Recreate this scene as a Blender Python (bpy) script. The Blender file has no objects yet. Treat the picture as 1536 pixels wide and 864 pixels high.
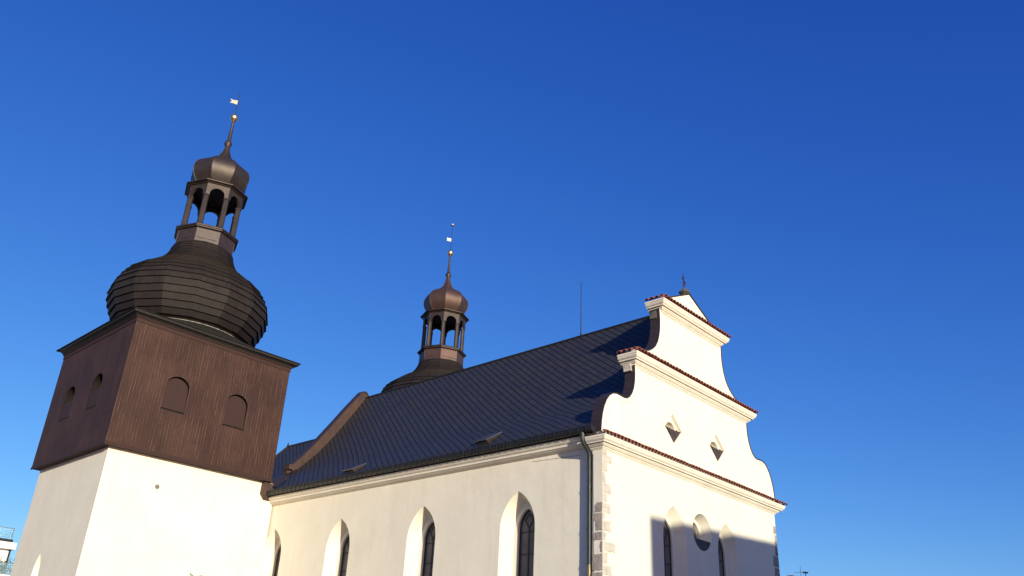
import bpy, bmesh, math, random
from mathutils import Vector, Matrix
from mathutils.geometry import tessellate_polygon
random.seed(7)
R = math.radians
sc = bpy.context.scene
col = sc.collection

# ------------------------------------------------------------------ camera
def rot_axes(yaw, pit, roll):
    ya, pi_, ro = R(yaw), R(pit), R(roll)
    fw = Vector((math.sin(ya)*math.cos(pi_), math.cos(ya)*math.cos(pi_), math.sin(pi_)))
    r = Vector((math.cos(ya), -math.sin(ya), 0)); u = r.cross(fw)
    r2 = math.cos(ro)*r + math.sin(ro)*u; u2 = -math.sin(ro)*r + math.cos(ro)*u
    return r2, u2, fw
cam = bpy.data.cameras.new('camera'); co = bpy.data.objects.new('camera', cam); col.objects.link(co)
r2, u2, fw = rot_axes(47.1764, 26.0441, 2.6977)
m = Matrix(((r2.x, u2.x, -fw.x), (r2.y, u2.y, -fw.y), (r2.z, u2.z, -fw.z))).to_4x4()
m.translation = Vector((-26.767, -19.285, 1.6))
co.matrix_world = m
cam.sensor_width = 36; cam.lens = 1263.32/1536*36; cam.clip_start = .1; cam.clip_end = 3000
sc.camera = co

# ------------------------------------------------------------------ light
SUN = Vector((.382, .911, -.158)).normalized()          # direction the sunlight travels
SUN_EL = math.asin(-SUN.z); SUN_AZ = math.atan2(-SUN.x, -SUN.y)
w = bpy.data.worlds.new('World'); sc.world = w; w.use_nodes = True
nt = w.node_tree; bg = nt.nodes['Background']
sky = nt.nodes.new('ShaderNodeTexSky'); sky.sky_type = 'NISHITA'; sky.sun_disc = False
sky.sun_elevation = SUN_EL; sky.sun_rotation = SUN_AZ % (2*math.pi)
sky.altitude = 400; sky.air_density = 1.0; sky.dust_density = .3; sky.ozone_density = 4.0
# film response of the clear sky: each channel of the sky colour is graded with its own power curve
sep = nt.nodes.new('ShaderNodeSeparateColor'); com = nt.nodes.new('ShaderNodeCombineColor'); nt.links.new(sky.outputs[0], sep.inputs[0])
SKY_K = .157
for i, (a_, g_) in enumerate(((1.94, 1.565), (1.15, 1.22), (1.12, .722))):
    m0 = nt.nodes.new('ShaderNodeMath'); m0.operation = 'MULTIPLY'; m0.inputs[1].default_value = SKY_K; nt.links.new(sep.outputs[i], m0.inputs[0])
    m1 = nt.nodes.new('ShaderNodeMath'); m1.operation = 'POWER'; m1.inputs[1].default_value = g_; nt.links.new(m0.outputs[0], m1.inputs[0])
    m2 = nt.nodes.new('ShaderNodeMath'); m2.operation = 'MULTIPLY'; m2.inputs[1].default_value = a_/SKY_K; nt.links.new(m1.outputs[0], m2.inputs[0])
    nt.links.new(m2.outputs[0], com.inputs[i])
nt.links.new(com.outputs[0], bg.inputs[0]); bg.inputs[1].default_value = .1
sl = bpy.data.lights.new('sun', 'SUN'); sl.energy = 4.2; sl.angle = R(.5); sl.color = (1, .925, .72)
so = bpy.data.objects.new('sun', sl); col.objects.link(so)
so.rotation_euler = SUN.to_track_quat('-Z', 'Y').to_euler(); so.location = (-20, -60, 40)
sc.view_settings.view_transform = 'Standard'; sc.view_settings.look = 'None'
sc.view_settings.exposure = .63; sc.view_settings.gamma = 1
sc.view_settings.use_curve_mapping = False
sc.cycles.max_bounces = 8; sc.cycles.diffuse_bounces = 5

# ------------------------------------------------------------------ material helpers
class NT:
    def __init__(s, name):
        s.m = bpy.data.materials.new(name); s.m.use_nodes = True
        s.t = s.m.node_tree; s.b = s.t.nodes['Principled BSDF']
        s.tc = s.t.nodes.new('ShaderNodeTexCoord')
    def n(s, k, **kw):
        o = s.t.nodes.new(k)
        for a, v in kw.items(): setattr(o, a, v)
        return o
    def l(s, a, b): s.t.links.new(a, b)
    def math(s, op, a, b=None, c=None):
        o = s.n('ShaderNodeMath', operation=op)
        for i, v in enumerate((a, b, c)):
            if v is None: continue
            if isinstance(v, (int, float)): o.inputs[i].default_value = v
            else: s.l(v, o.inputs[i])
        return o.outputs[0]
    def xyz(s, a):
        o = s.n('ShaderNodeSeparateXYZ'); s.l(a, o.inputs[0]); return o.outputs
    def comb(s, *a):
        o = s.n('ShaderNodeCombineXYZ')
        for i, v in enumerate(a):
            if isinstance(v, (int, float)): o.inputs[i].default_value = v
            else: s.l(v, o.inputs[i])
        return o.outputs[0]
    def noise(s, vec, scale, detail=3, rough=.55, out=0):
        o = s.n('ShaderNodeTexNoise'); s.l(vec, o.inputs['Vector'])
        o.inputs['Scale'].default_value = scale; o.inputs['Detail'].default_value = detail
        o.inputs['Roughness'].default_value = rough
        return o.outputs[out]
    def mapv(s, vec, sx, sy, sz):
        o = s.n('ShaderNodeMapping'); s.l(vec, o.inputs[0]); o.inputs['Scale'].default_value = (sx, sy, sz); return o.outputs[0]
    def white(s, vec):
        o = s.n('ShaderNodeTexWhiteNoise', noise_dimensions='3D'); s.l(vec, o.inputs[0]); return o.outputs[0]
    def ramp(s, v, stops):
        o = s.n('ShaderNodeValToRGB'); s.l(v, o.inputs[0]); e = o.color_ramp.elements
        while len(e) < len(stops): e.new(.5)
        for i, (p, c) in enumerate(stops):
            e[i].position = p; e[i].color = (c, c, c, 1) if isinstance(c, (int, float)) else (*c, 1)
        return o.outputs[0]
    def mix(s, f, a, b, mode='MIX'):
        o = s.n('ShaderNodeMix', data_type='RGBA', blend_type=mode)
        for i, v in ((0, f), (6, a), (7, b)):
            if isinstance(v, (int, float)): o.inputs[i].default_value = v
            elif isinstance(v, tuple): o.inputs[i].default_value = (*v, 1)
            else: s.l(v, o.inputs[i])
        return o.outputs[2]
    def base(s, c): s.l(c, s.b.inputs['Base Color'])
    def set(s, rough=.6, metal=0., spec=None):
        if isinstance(rough, (int, float)): s.b.inputs['Roughness'].default_value = rough
        else: s.l(rough, s.b.inputs['Roughness'])
        s.b.inputs['Metallic'].default_value = metal
        if spec is not None: s.b.inputs['Specular IOR Level'].default_value = spec
    def bump(s, h, strength=.3, dist=.02):
        o = s.n('ShaderNodeBump'); o.inputs['Strength'].default_value = strength; o.inputs['Distance'].default_value = dist
        s.l(h, o.inputs['Height']); s.l(o.outputs[0], s.b.inputs['Normal'])

def mottled(name, c0, c1, scale=3., rough=.6, metal=0., bs=.2, bscale=25., spec=None, bdist=.01, stretch=(1, 1, 1)):
    k = NT(name); o = k.mapv(k.tc.outputs['Object'], *stretch)
    f = k.noise(o, scale, 5, .6)
    f = k.ramp(f, [(.3, 0.), (.7, 1.)])
    k.base(k.mix(f, c0, c1)); k.set(rough, metal, spec)
    if bs: k.bump(k.noise(o, bscale, 4), bs, bdist)
    return k.m

def plaster(name, c0, c1, stain):
    k = NT(name); o = k.tc.outputs['Object']
    f = k.ramp(k.noise(o, .55, 6, .62), [(.32, 0.), (.68, 1.)])
    c = k.mix(f, c0, c1)
    st = k.ramp(k.noise(k.mapv(o, 2.2, 2.2, .16), 1.6, 5, .6), [(.52, 0.), (.78, 1.)])
    c = k.mix(k.math('MULTIPLY', st, .38), c, stain)
    sp = k.ramp(k.noise(o, 7., 6, .7), [(.62, 0.), (.75, 1.)])
    c = k.mix(k.math('MULTIPLY', sp, .22), c, stain)
    k.base(c); k.set(.88, 0, .2)
    h = k.math('ADD', k.math('MULTIPLY', k.noise(o, 1.3, 3), 1.6), k.math('MULTIPLY', k.noise(o, 22., 5, .65), .35))
    k.bump(h, .35, .03)
    return k.m
M = {}
M['plaster'] = plaster('cream_plaster', (.725, .675, .56), (.67, .62, .51), (.58, .52, .43))
M['plaster_trim'] = plaster('cornice_plaster', (.74, .69, .59), (.66, .60, .50), (.52, .45, .36))
M['plaster_white'] = plaster('white_plaster', (.80, .79, .77), (.75, .74, .72), (.6, .58, .55))
M['copper'] = mottled('brown_sheet_copper', (.060, .040, .036), (.034, .025, .024), 2.5, .5, .35, .12, 6., None, .01)
M['copper_red'] = mottled('red_brown_sheet_copper', (.085, .047, .037), (.052, .031, .026), 2.0, .55, .3, .12, 6.)
M['guard'] = mottled('worn_sheet_guard', (.075, .050, .043), (.048, .033, .029), 4., .6, .2, .2)
M['dome_copper'] = mottled('dark_dome_copper', (.062, .046, .038), (.034, .026, .023), 1.6, .52, .5, .12, 5.)
M['cupola_red'] = mottled('reddish_dome_copper', (.105, .058, .045), (.062, .038, .032), 1.4, .5, .5, .12, 5.)
M['lead'] = mottled('grey_sheet_metal', (.026, .026, .028), (.016, .016, .017), 3., .5, .4, .1, 8.)
M['pipe'] = mottled('weathered_downpipe_metal', (.052, .060, .057), (.030, .034, .034), 3., .5, .5, .1, 8.)
M['lead_pale'] = mottled('weathered_zinc', (.20, .185, .165), (.12, .11, .10), 6., .7, .2, .2)
M['lining'] = mottled('shaded_timber_lining', (.008, .005, .0045), (.014, .008, .007), 3., .85, 0, .2, 25., .2)  # opening linings: soffit shade put into a near-black timber colour
M['iron'] = mottled('black_iron', (.02, .02, .022), (.035, .028, .024), 6., .6, .4, .1)
M['stone'] = mottled('grey_quoin_stone', (.36, .31, .275), (.23, .195, .175), 2.6, .9, 0, .7, 9., .15, .05)
M['stone_pale'] = mottled('pale_quoin_stone', (.55, .50, .435), (.37, .335, .29), 3.0, .9, 0, .6, 9., .15, .04)
M['stone_dark'] = mottled('lichen_dark_stone', (.10, .095, .08), (.06, .058, .05), 6., .9, 0, .6, 12.)
M['tile'] = mottled('red_clay_tile', (.31, .10, .068), (.17, .06, .046), 4., .75, 0, .3, 20.)
M['gold'] = mottled('gilded_metal', (.95, .70, .36), (.85, .58, .28), 5., .38, 1., .05)
M['gilt_pale'] = mottled('pale_gilded_sheet', (.46, .42, .30), (.38, .34, .24), 5., .45, .5, .05)
M['frame'] = mottled('dark_window_lead', (.03, .028, .027), (.045, .04, .036), 4., .6, .2, .1)
M['dark'] = mottled('gap_shade_black', (.012, .011, .011), (.018, .016, .015), 2., .9, 0, .1)  # near-black fill standing in for shade in gaps and openings
M['moss'] = mottled('lichen_grey_flashing', (.46, .43, .38), (.03, .027, .023), 5.5, .85, 0, .5, 14.)
M['concrete'] = mottled('pale_render', (.74, .74, .73), (.68, .68, .67), 1., .85, 0, .2)
M['stucco_ochre'] = mottled('ochre_render', (.5, .4, .26), (.42, .33, .22), 1., .9, 0, .3)
M['clay_roof'] = mottled('weathered_clay_roof', (.2, .085, .06), (.13, .06, .045), 3., .85, 0, .5)
M['leaf'] = mottled('green_leaf', (.05, .10, .03), (.09, .13, .045), 5., .6, 0, 0)
M['brick'] = mottled('chimney_brick', (.16, .08, .06), (.10, .055, .045), 5., .9, 0, .4)

def glass(name, c0, c1, rough):
    k = NT(name); o = k.tc.outputs['Object']
    f = k.noise(k.mapv(o, 1, 1, .7), 1.7, 4)
    k.base(k.mix(k.ramp(f, [(.35, 0.), (.65, 1.)]), c0, c1)); k.set(rough, 0, .4)
    k.bump(k.noise(o, 5., 3), .25, .02)
    return k.m
M['glass'] = glass('leaded_window_glass', (.15, .122, .105), (.095, .078, .07), .4)
M['skylight'] = glass('skylight_glass', (.06, .07, .10), (.07, .08, .11), .06)
k = NT('balustrade_glass'); k.b.inputs['Base Color'].default_value = (.75, .9, .95, 1); k.set(.05, 0, .5); k.b.inputs['Transmission Weight'].default_value = .85; k.b.inputs['IOR'].default_value = 1.1
k.base(k.mix(k.noise(k.tc.outputs['Object'], .8), (.62, .86, .92), (.7, .9, .95)))
M['bal_glass'] = k.m

# slate laid in slanting courses; UV = (metres along the ridge, metres up the slope)
k = NT('slanting_slate'); uv = k.xyz(k.tc.outputs['UV'])
y_, s_ = uv[0], uv[1]
wv = k.math('DIVIDE', k.math('SUBTRACT', y_, k.math('MULTIPLY', s_, 1.18)), .45)
tv = k.math('DIVIDE', k.math('ADD', k.math('MULTIPLY', y_, .763), k.math('MULTIPLY', s_, .646)), .20)
wob = k.math('MULTIPLY', k.math('SUBTRACT', k.noise(k.tc.outputs['UV'], 2.2, 3), .5), .06)
wv = k.math('ADD', wv, wob)
ci = k.math('FLOOR', wv); cf = k.math('FRACT', wv)
tvo = k.math('ADD', tv, k.math('MULTIPLY', ci, .37))
ti = k.math('FLOOR', tvo); tf = k.math('FRACT', tvo)
rnd = k.white(k.comb(ci, ti, 0.)); rnd2 = k.white(k.comb(ci, 3., 0.))
c = k.mix(rnd, (.0285, .0275, .0305), (.041, .0395, .0425))
c = k.mix(k.math('MULTIPLY', rnd2, .25), c, (.040, .040, .046))
big = k.ramp(k.noise(k.tc.outputs['UV'], .35, 5, .6), [(.35, 0.), (.7, 1.)])
c = k.mix(k.math('MULTIPLY', big, .35), c, (.046, .0445, .049))
seam = k.ramp(cf, [(0., 1.), (.15, 1.), (.22, 0.)])
c = k.mix(seam, c, (.004, .004, .006))
cross = k.ramp(tf, [(0., 1.), (.12, .8), (.24, 0.)])
c = k.mix(k.math('MULTIPLY', cross, .42), c, (.012, .012, .018))
k.base(c); k.set(k.math('ADD', .42, k.math('MULTIPLY', rnd, .2)), 0, .2)
hh = k.math('ADD', k.math('MULTIPLY', cf, .8), k.math('MULTIPLY', tf, .35))
k.bump(k.math('ADD', hh, k.math('MULTIPLY', rnd, .3)), .55, .02)
M['slate'] = k.m

# vertical boarding; board index along x+y so that both faces of the square belfry carry it
k = NT('brown_vertical_boards'); o = k.tc.outputs['Object']; x, y, z = k.xyz(o)
bu = k.math('DIVIDE', k.math('ADD', x, y), .172)
bi = k.math('FLOOR', bu); bf = k.math('FRACT', bu)
rb = k.white(k.comb(bi, 1., 0.))
c = k.mix(rb, (.0265, .0108, .0078), (.037, .0152, .0108))
gr = k.noise(k.comb(k.math('MULTIPLY', bu, 3.2), k.math('MULTIPLY', z, .35), 0.), 1.5, 5, .65)
c = k.mix(k.math('MULTIPLY', k.ramp(gr, [(.4, 0.), (.75, 1.)]), .55), c, (.054, .025, .0175))
blot = k.ramp(k.noise(o, .45, 5, .62), [(.42, 0.), (.68, 1.)])
c = k.mix(k.math('MULTIPLY', blot, .7), c, (.066, .0305, .021))
knots = k.ramp(k.noise(k.mapv(o, 5, 5, 2.2), 1.5, 3, .6), [(.66, 0.), (.74, 1.)])
c = k.mix(k.math('MULTIPLY', knots, .5), c, (.018, .008, .007))
edge = k.ramp(bf, [(0., 1.), (.10, 1.), (.17, 0.)])
lit_streak = k.ramp(k.noise(k.comb(k.math('MULTIPLY', bi, 7.3), k.math('MULTIPLY', z, .55), 0.), 1., 4, .6), [(.45, 0.), (.62, 1.)])
c = k.mix(k.math('MULTIPLY', edge, k.math('MULTIPLY', lit_streak, .8)), c, (.13, .072, .052))  # pale joint streaks: sun catching the board edges, painted into the colour
e2 = k.ramp(bf, [(.82, 0.), (.9, 1.)])
c = k.mix(k.math('MULTIPLY', e2, .55), c, (.012, .006, .005))
k.base(c); k.set(.7, 0, .3)
k.bump(k.math('ADD', k.math('MULTIPLY', edge, -.6), k.math('MULTIPLY', gr, .4)), .4, .015)
M['boards'] = k.m
k = NT('brown_shutter_boards'); o = k.tc.outputs['Object']; x, y, z = k.xyz(o)
gr = k.noise(k.comb(k.math('MULTIPLY', k.math('ADD', x, y), 9.), k.math('MULTIPLY', z, .8), 0.), 1.5, 5, .65)
k.base(k.mix(gr, (.024, .0108, .0085), (.043, .0200, .0150))); k.set(.7, 0, .3); k.bump(gr, .2, .01)
M['shutter'] = k.m

# wooden shingles; UV = (metres round the dome, course number)
k = NT('dark_wood_shingles'); uv = k.xyz(k.tc.outputs['UV'])
row = k.math('FLOOR', uv[1])
su = k.math('ADD', k.math('DIVIDE', uv[0], .15), k.math('MULTIPLY', row, .37))
si = k.math('FLOOR', su); sf = k.math('FRACT', su)
rn = k.white(k.comb(si, row, 0.))
c = k.mix(rn, (.0125, .0088, .0076), (.022, .0155, .0130))
rr_ = k.white(k.comb(row, 5., 0.))
c = k.mix(k.math('MULTIPLY', k.ramp(k.noise(k.tc.outputs['Object'], .9, 5), [(.4, 0.), (.7, 1.)]), .5), c, (.032, .0235, .019))
c = k.mix(k.math('MULTIPLY', rr_, .35), c, (.010, .0075, .0068))
low_courses = k.ramp(k.math('DIVIDE', k.math('ADD', row, k.math('MULTIPLY', k.noise(k.tc.outputs['Object'], 1.1, 3), 2.)), 10.), [(.30, 1.), (.62, 0.)])
c = k.mix(k.math('MULTIPLY', low_courses, .75), c, (.0085, .0048, .0046))  # lower courses darker red-brown, blending out upwards
c = k.mix(k.math('MULTIPLY', k.ramp(k.noise(k.tc.outputs['Object'], 2.6, 5), [(.56, 0.), (.72, 1.)]), .4), c, (.02, .02, .015))
c = k.mix(k.ramp(sf, [(0., .55), (.08, .55), (.13, 0.)]), c, (.014, .011, .01))
k.base(c); k.set(.72, 0, .3); k.bump(k.math('ADD', k.math('MULTIPLY', rn, .6), k.ramp(sf, [(0., 0.), (.1, .4), (.16, 1.)])), .35, .015)
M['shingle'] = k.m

M['skirt'] = mottled('mossy_dark_shingles', (.016, .016, .012), (.008, .0075, .007), 5., .85, 0, .5, 14., .2)
k = NT('grey_cobble_ground'); o = k.tc.outputs['Object']
v = k.n('ShaderNodeTexVoronoi'); k.l(o, v.inputs['Vector']); v.inputs['Scale'].default_value = 7.
c = k.mix(k.noise(o, .3, 5), (.09, .088, .085), (.15, .145, .135))
c = k.mix(k.ramp(v.outputs['Distance'], [(.3, 0.), (.62, 1.)]), c, (.08, .075, .07))
k.base(c); k.set(.85); k.bump(v.outputs['Distance'], .4, .02)
M['ground'] = k.m
# ------------------------------------------------------------------ mesh helpers
class MB:
    def __init__(s): s.bm = bmesh.new(); s.uv = None
    def v(s, *p): return s.bm.verts.new(p)
    def f(s, vs, uvs=None):
        try: fc = s.bm.faces.new(vs)
        except ValueError: return None
        if uvs is not None:
            if s.uv is None: s.uv = s.bm.loops.layers.uv.new('UVMap')
            for lp, q in zip(fc.loops, uvs): lp[s.uv].uv = q
        return fc
    def box(s, x0, x1, y0, y1, z0, z1):
        p = [s.v(x, y, z) for z in (z0, z1) for y in (y0, y1) for x in (x0, x1)]
        for q in ((0, 2, 3, 1), (4, 5, 7, 6), (0, 1, 5, 4), (1, 3, 7, 5), (3, 2, 6, 7), (2, 0, 4, 6)): s.f([p[i] for i in q])
        return p
    def loft(s, loops, closed=True, cap0=False, cap1=False):
        rows = [[s.v(*p) for p in lp] for lp in loops]
        n = len(rows[0])
        for a, b in zip(rows, rows[1:]):
            for i in range(n if closed else n-1):
                j = (i+1) % n; s.f((a[i], a[j], b[j], b[i]))
        if cap0: s.f(rows[0][::-1])
        if cap1: s.f(rows[-1])
        return rows
    def tube(s, pts, rad, seg=8, caps=True):
        pts = [Vector(p) for p in pts]; rads = rad if isinstance(rad, (list, tuple)) else [rad]*len(pts)
        loops = []; prev = None
        for i, p in enumerate(pts):
            t = (pts[min(i+1, len(pts)-1)]-pts[max(i-1, 0)]).normalized()
            if prev is None:
                a = t.orthogonal().normalized()
            else:
                a = (prev-t*prev.dot(t)).normalized()
            prev = a; b = t.cross(a)
            loops.append([p+(a*math.cos(2*math.pi*k_/seg)+b*math.sin(2*math.pi*k_/seg))*rads[i] for k_ in range(seg)])
        s.loft(loops, True, caps, caps)
    def lathe(s, prof, n, cx=0, cy=0, rot=0., cap0=False, cap1=False, poly=True):
        # prof: (radius, z); with poly the radius is the apothem of an n-gon
        f = 1/math.cos(math.pi/n) if poly else 1
        s.loft([[(cx+r*f*math.cos(rot+2*math.pi*i/n), cy+r*f*math.sin(rot+2*math.pi*i/n), z) for i in range(n)] for r, z in prof], True, cap0, cap1)
    def sphere(s, c, r, seg=20, rings=12, sz=1.):
        s.loft([[(c[0]+r*math.sin(math.pi*j/rings)*math.cos(2*math.pi*i/seg), c[1]+r*math.sin(math.pi*j/rings)*math.sin(2*math.pi*i/seg), c[2]-sz*r*math.cos(math.pi*j/rings)) for i in range(seg)] for j in range(rings+1)][0:rings+1])
    def sheet(s, loops, to3):
        # planar polygon with holes; loops of 2D points, to3 maps (a, b) to 3D
        flat = [q for lp in loops for q in lp]
        vs = [s.v(*to3(*q)) for q in flat]
        if not hasattr(s, 'sheets'): s.sheets = []
        for t in tessellate_polygon([[Vector((a, b, 0)) for a, b in lp] for lp in loops]):
            s.f([vs[i] for i in t])
    def build(s, name, mat, parent=None, smooth=False, origin=None, recalc=True, merge=1e-4):
        bm = s.bm
        if merge: bmesh.ops.remove_doubles(bm, verts=bm.verts, dist=merge)
        if recalc: bmesh.ops.recalc_face_normals(bm, faces=bm.faces)
        me = bpy.data.meshes.new(name)
        if origin is not None: bmesh.ops.translate(bm, verts=bm.verts, vec=-Vector(origin))
        bm.to_mesh(me); bm.free()
        me.materials.append(mat)
        if smooth:
            for p in me.polygons: p.use_smooth = True
            if smooth is not True:
                me.set_sharp_from_angle(angle=smooth)
        o = bpy.data.objects.new(name, me); col.objects.link(o)
        if origin is not None: o.location = origin
        if parent is not None:
            o.parent = parent
            if parent.get('root_world'): o.location = o.location-Vector(parent['base'])
        return o
def thing(name, label, cat, loc, rz=0., group=None, world=True):
    o = bpy.data.objects.new(name, None); col.objects.link(o); o.location = loc; o.rotation_euler = (0, 0, rz)
    o.empty_display_size = .5
    o['label'] = label; o['category'] = cat
    if group: o['group'] = group
    if world: o['root_world'] = 1; o['base'] = loc      # parts are modelled in world coordinates
    return o
def tag(o, label, cat, group=None):
    o['label'] = label; o['category'] = cat
    if group: o['group'] = group
def arch(c, a, z0, zs, za, n=14):
    """pointed arch loop: (u, z), from the bottom left up and round to the bottom right"""
    h = za-zs; q = (h*h-a*a)/(2*a); rad = a+q
    th = math.asin(min(1, h/rad)); pts = [(c-a, z0)]
    for i in range(n+1):
        t = th*i/n; pts.append((c+q-rad*math.cos(t), zs+rad*math.sin(t)))
    for i in range(n-1, -1, -1):
        t = th*i/n; pts.append((c-q+rad*math.cos(t), zs+rad*math.sin(t)))
    pts.append((c+a, z0))
    return pts
def sweep(b, path, prof, closed_prof=True):
    """sweep a profile of (outward distance, z) along a plan path of (x, y), outward to the right of travel, mitred"""
    P = [Vector(p) for p in path]; loops = []
    for i, p in enumerate(P):
        d0 = (P[i]-P[i-1]).normalized() if i > 0 else (P[1]-P[0]).normalized()
        d1 = (P[i+1]-P[i]).normalized() if i < len(P)-1 else d0
        n0 = Vector((d0.y, -d0.x)); n1 = Vector((d1.y, -d1.x))
        mt = (n0+n1); mt = mt/max(1e-6, mt.dot(n0))
        loops.append([(p.x+mt.x*d, p.y+mt.y*d, z) for d, z in prof])
    b.loft(loops, closed_prof, True, True)

# ------------------------------------------------------------------ ground
b = MB(); N = 700
p = [b.v(x, y, 0) for x, y in ((-N, -N), (N, -N), (N, N), (-N, N))]; b.f(p)
g = b.build('ground', M['ground']); g['kind'] = 'structure'

# ------------------------------------------------------------------ church
CH = thing('church', 'cream plastered church with curved white gable and dark slate roof', 'church', (7.1, 12.8, 0))
XW = -.05          # nave side wall plane
XP = -.29          # corner pier face
XR = 14.49         # far side of the facade
YP = 25.18         # far end of the nave roof
nave_win = [4.55, 10.43, 16.6, 22.5]
# ---- nave side wall with four splayed pointed openings
b = MB()
outer = [arch(c, .965, 2.4, 8.0, 9.55) for c in nave_win]
b.sheet([[(.5, 0), (26.5, 0), (26.5, 11.1), (.5, 11.1)]]+[o_[:] for o_ in outer], lambda y, z: (XW, y, z))
for c in nave_win:
    A_ = arch(c, .965, 2.4, 8.0, 9.55); B_ = arch(c, .70, 2.6, 8.1, 9.18); B2 = arch(c, .70, 2.6, 8.1, 9.18); C_ = arch(c, .50, 2.8, 8.15, 8.95); D_ = arch(c, .50, 2.8, 8.15, 8.95)
    b.loft([[(XW, y, z) for y, z in A_], [(XW+.60, y, z) for y, z in B_]])
    b.loft([[(XW+.60, y, z) for y, z in B_], [(XW+.63, y, z) for y, z in C_], [(XW+.85, y, z) for y, z in D_]])
b.build('nave_wall', M['plaster'], CH, recalc=False)
# other side of the nave, plain
b = MB(); b.box(13.9, 14.25, .6, 26.5, 0, 11.1); b.build('far_nave_wall', M['plaster'], CH)

def church_window(plane, c, a, z0, zs, za, axis, bar_z):
    """leaded lancet: frame (outline, mullion, bars, forked head) with its pane"""
    to = (lambda u, d, z: (plane+d, u, z)) if axis == 'x' else (lambda u, d, z: (u, plane+d, z))
    f = MB(); o1 = arch(c, a, z0, zs, za, 12); o2 = arch(c, a-.055, z0+.06, zs, za-.09, 12)
    for d0, d1 in ((0., .06),):
        f.loft([[to(u, d0, z) for u, z in o1], [to(u, d0, z) for u, z in o2], [to(u, d1, z) for u, z in o2], [to(u, d1, z) for u, z in o1], [to(u, d0, z) for u, z in o1]])
    def bar(p0, p1, wd=.022):
        p0 = Vector(p0); p1 = Vector(p1); t = (p1-p0).normalized(); n = Vector((-t.y, t.x))*wd
        q = [p0+n, p0-n, p1-n, p1+n]
        f.loft([[to(v_.x, .012, v_.y) for v_ in q], [to(v_.x, .055, v_.y) for v_ in q]], True, True, True)
    zt = zs-.02
    bar((c, z0), (c, zt), .026)
    fork = [(c, zt), (c-.10*a/.5, zt+.16), (c-.22*a/.5, zt+.33), (c-.30*a/.5, zt+.42)]
    for s_ in (1, -1):
        q = [(c+s_*(u-c), z) for u, z in fork]
        for p0, p1 in zip(q, q[1:]): bar(p0, p1, .02)
        q2 = [(c+s_*.22*a/.5, zt+.33), (c+s_*.1*a/.5, zt+.48), (c, zt+.62)]
        for p0, p1 in zip(q2, q2[1:]): bar(p0, p1, .018)
    for z in bar_z: bar((c-a+.03, z), (c+a-.03, z), .024)
    fr = f.build('window', M['frame'], CH)
    g_ = MB(); g_.sheet([o1], lambda u, z: to(u, .035, z)); pn = g_.build('pane', M['glass']); pn.parent = fr
    pn.location = (0, 0, 0)
    return fr
for c in nave_win:
    church_window(XW+.74, c, .50, 2.8, 8.15, 8.95, 'x', (7.98, 7.08, 6.18, 5.28, 4.38, 3.48))

# ---- facade and gable in one sheet with its openings
XC = 7.12
low = [(7.50, 11.35), (7.46, 11.75), (7.39, 12.1), (7.27, 12.45), (7.10, 12.75), (6.9, 12.98), (6.68, 13.12), (6.42, 13.18), (6.15, 13.17), (5.88, 13.15), (5.66, 13.19), (5.44, 13.33), (5.26, 13.55), (5.12, 13.83), (5.04, 14.15), (5.01, 14.5), (5.02, 14.98)]
upp = [(4.95, 15.72), (4.62, 15.75), (4.25, 15.80), (3.88, 15.93), (3.55, 16.12), (3.28, 16.36), (3.08, 16.66), (2.95, 17.0), (2.86, 17.4), (2.83, 17.85), (2.86, 18.42)]
ped = [(2.5, 19.02), (0, 20.23)]
side = [(1, h, z) for h, z in low+upp+ped]
right_edge = [(XC+h, z) for h, z in low]+[(XC+h, z) for h, z in upp]+[(XC+2.86, 18.8), (XC+2.5, 19.05)]
left_edge = [(XC-h, z) for h, z in low]+[(XC-h, z) for h, z in upp]+[(XC-2.86, 18.8), (XC-2.5, 19.05)]
body = [(XP, 0), (XR, 0), (XR, 11.0)]+right_edge+[(XC, 20.23)]+left_edge[::-1]+[(XP, 11.0)]
lan = [(4.84, .9), (9.37, .92)]
OC = (7.14, 8.6, .80)
dia = [(5.09, 12.80), (8.98, 12.83)]
def circ(c, z, r, n=40): return [(c+r*math.cos(2*math.pi*i/n), z+r*math.sin(2*math.pi*i/n)) for i in range(n)]
def diam(c, z, h, v): return [(c-h, z), (c, z-v), (c+h, z), (c, z+v)]
holes = [arch(c, a, 2.2, 7.95, 9.34) for c, a in lan]+[circ(*OC)]+[diam(c, z, .74, .69) for c, z in dia]
def vent_arc(c, z): return [(c-.40, z-.18)]+[(c-.02+.38*math.cos(t), z-.02+.34*math.sin(t)) for t in [math.pi*(1-i/12) for i in range(13)]]+[(c+.34, z-.2), (c-.02, z-.5)]
b = MB(); b.sheet([body]+holes, lambda x, z: (x, 0, z))
GT = .50
gab = [q for q in body]
b.sheet([gab]+[arch(c, .46, 2.7, 7.95, 8.85) for c, a in lan]+[circ(OC[0], OC[1], .5)]+[vent_arc(c, z) for c, z in dia], lambda x, z: (x, GT, z))
b.loft([[(x, 0, z) for x, z in body], [(x, GT, z) for x, z in body]])
for c, a in lan:
    L1 = arch(c, a, 2.2, 7.95, 9.34); L2 = arch(c, .62, 2.5, 7.95, 9.02); L3 = arch(c, .46, 2.7, 7.95, 8.85)
    b.loft([[(x, 0, z) for x, z in L1], [(x, .40, z) for x, z in L2], [(x, .43, z) for x, z in L3], [(x, .75, z) for x, z in L3]])
b.loft([[(x, 0, z) for x, z in circ(*OC)], [(x, .42, z) for x, z in circ(OC[0], OC[1], .62)], [(x, .45, z) for x, z in circ(OC[0], OC[1], .5)], [(x, .7, z) for x, z in circ(OC[0], OC[1], .5)]])
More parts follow.
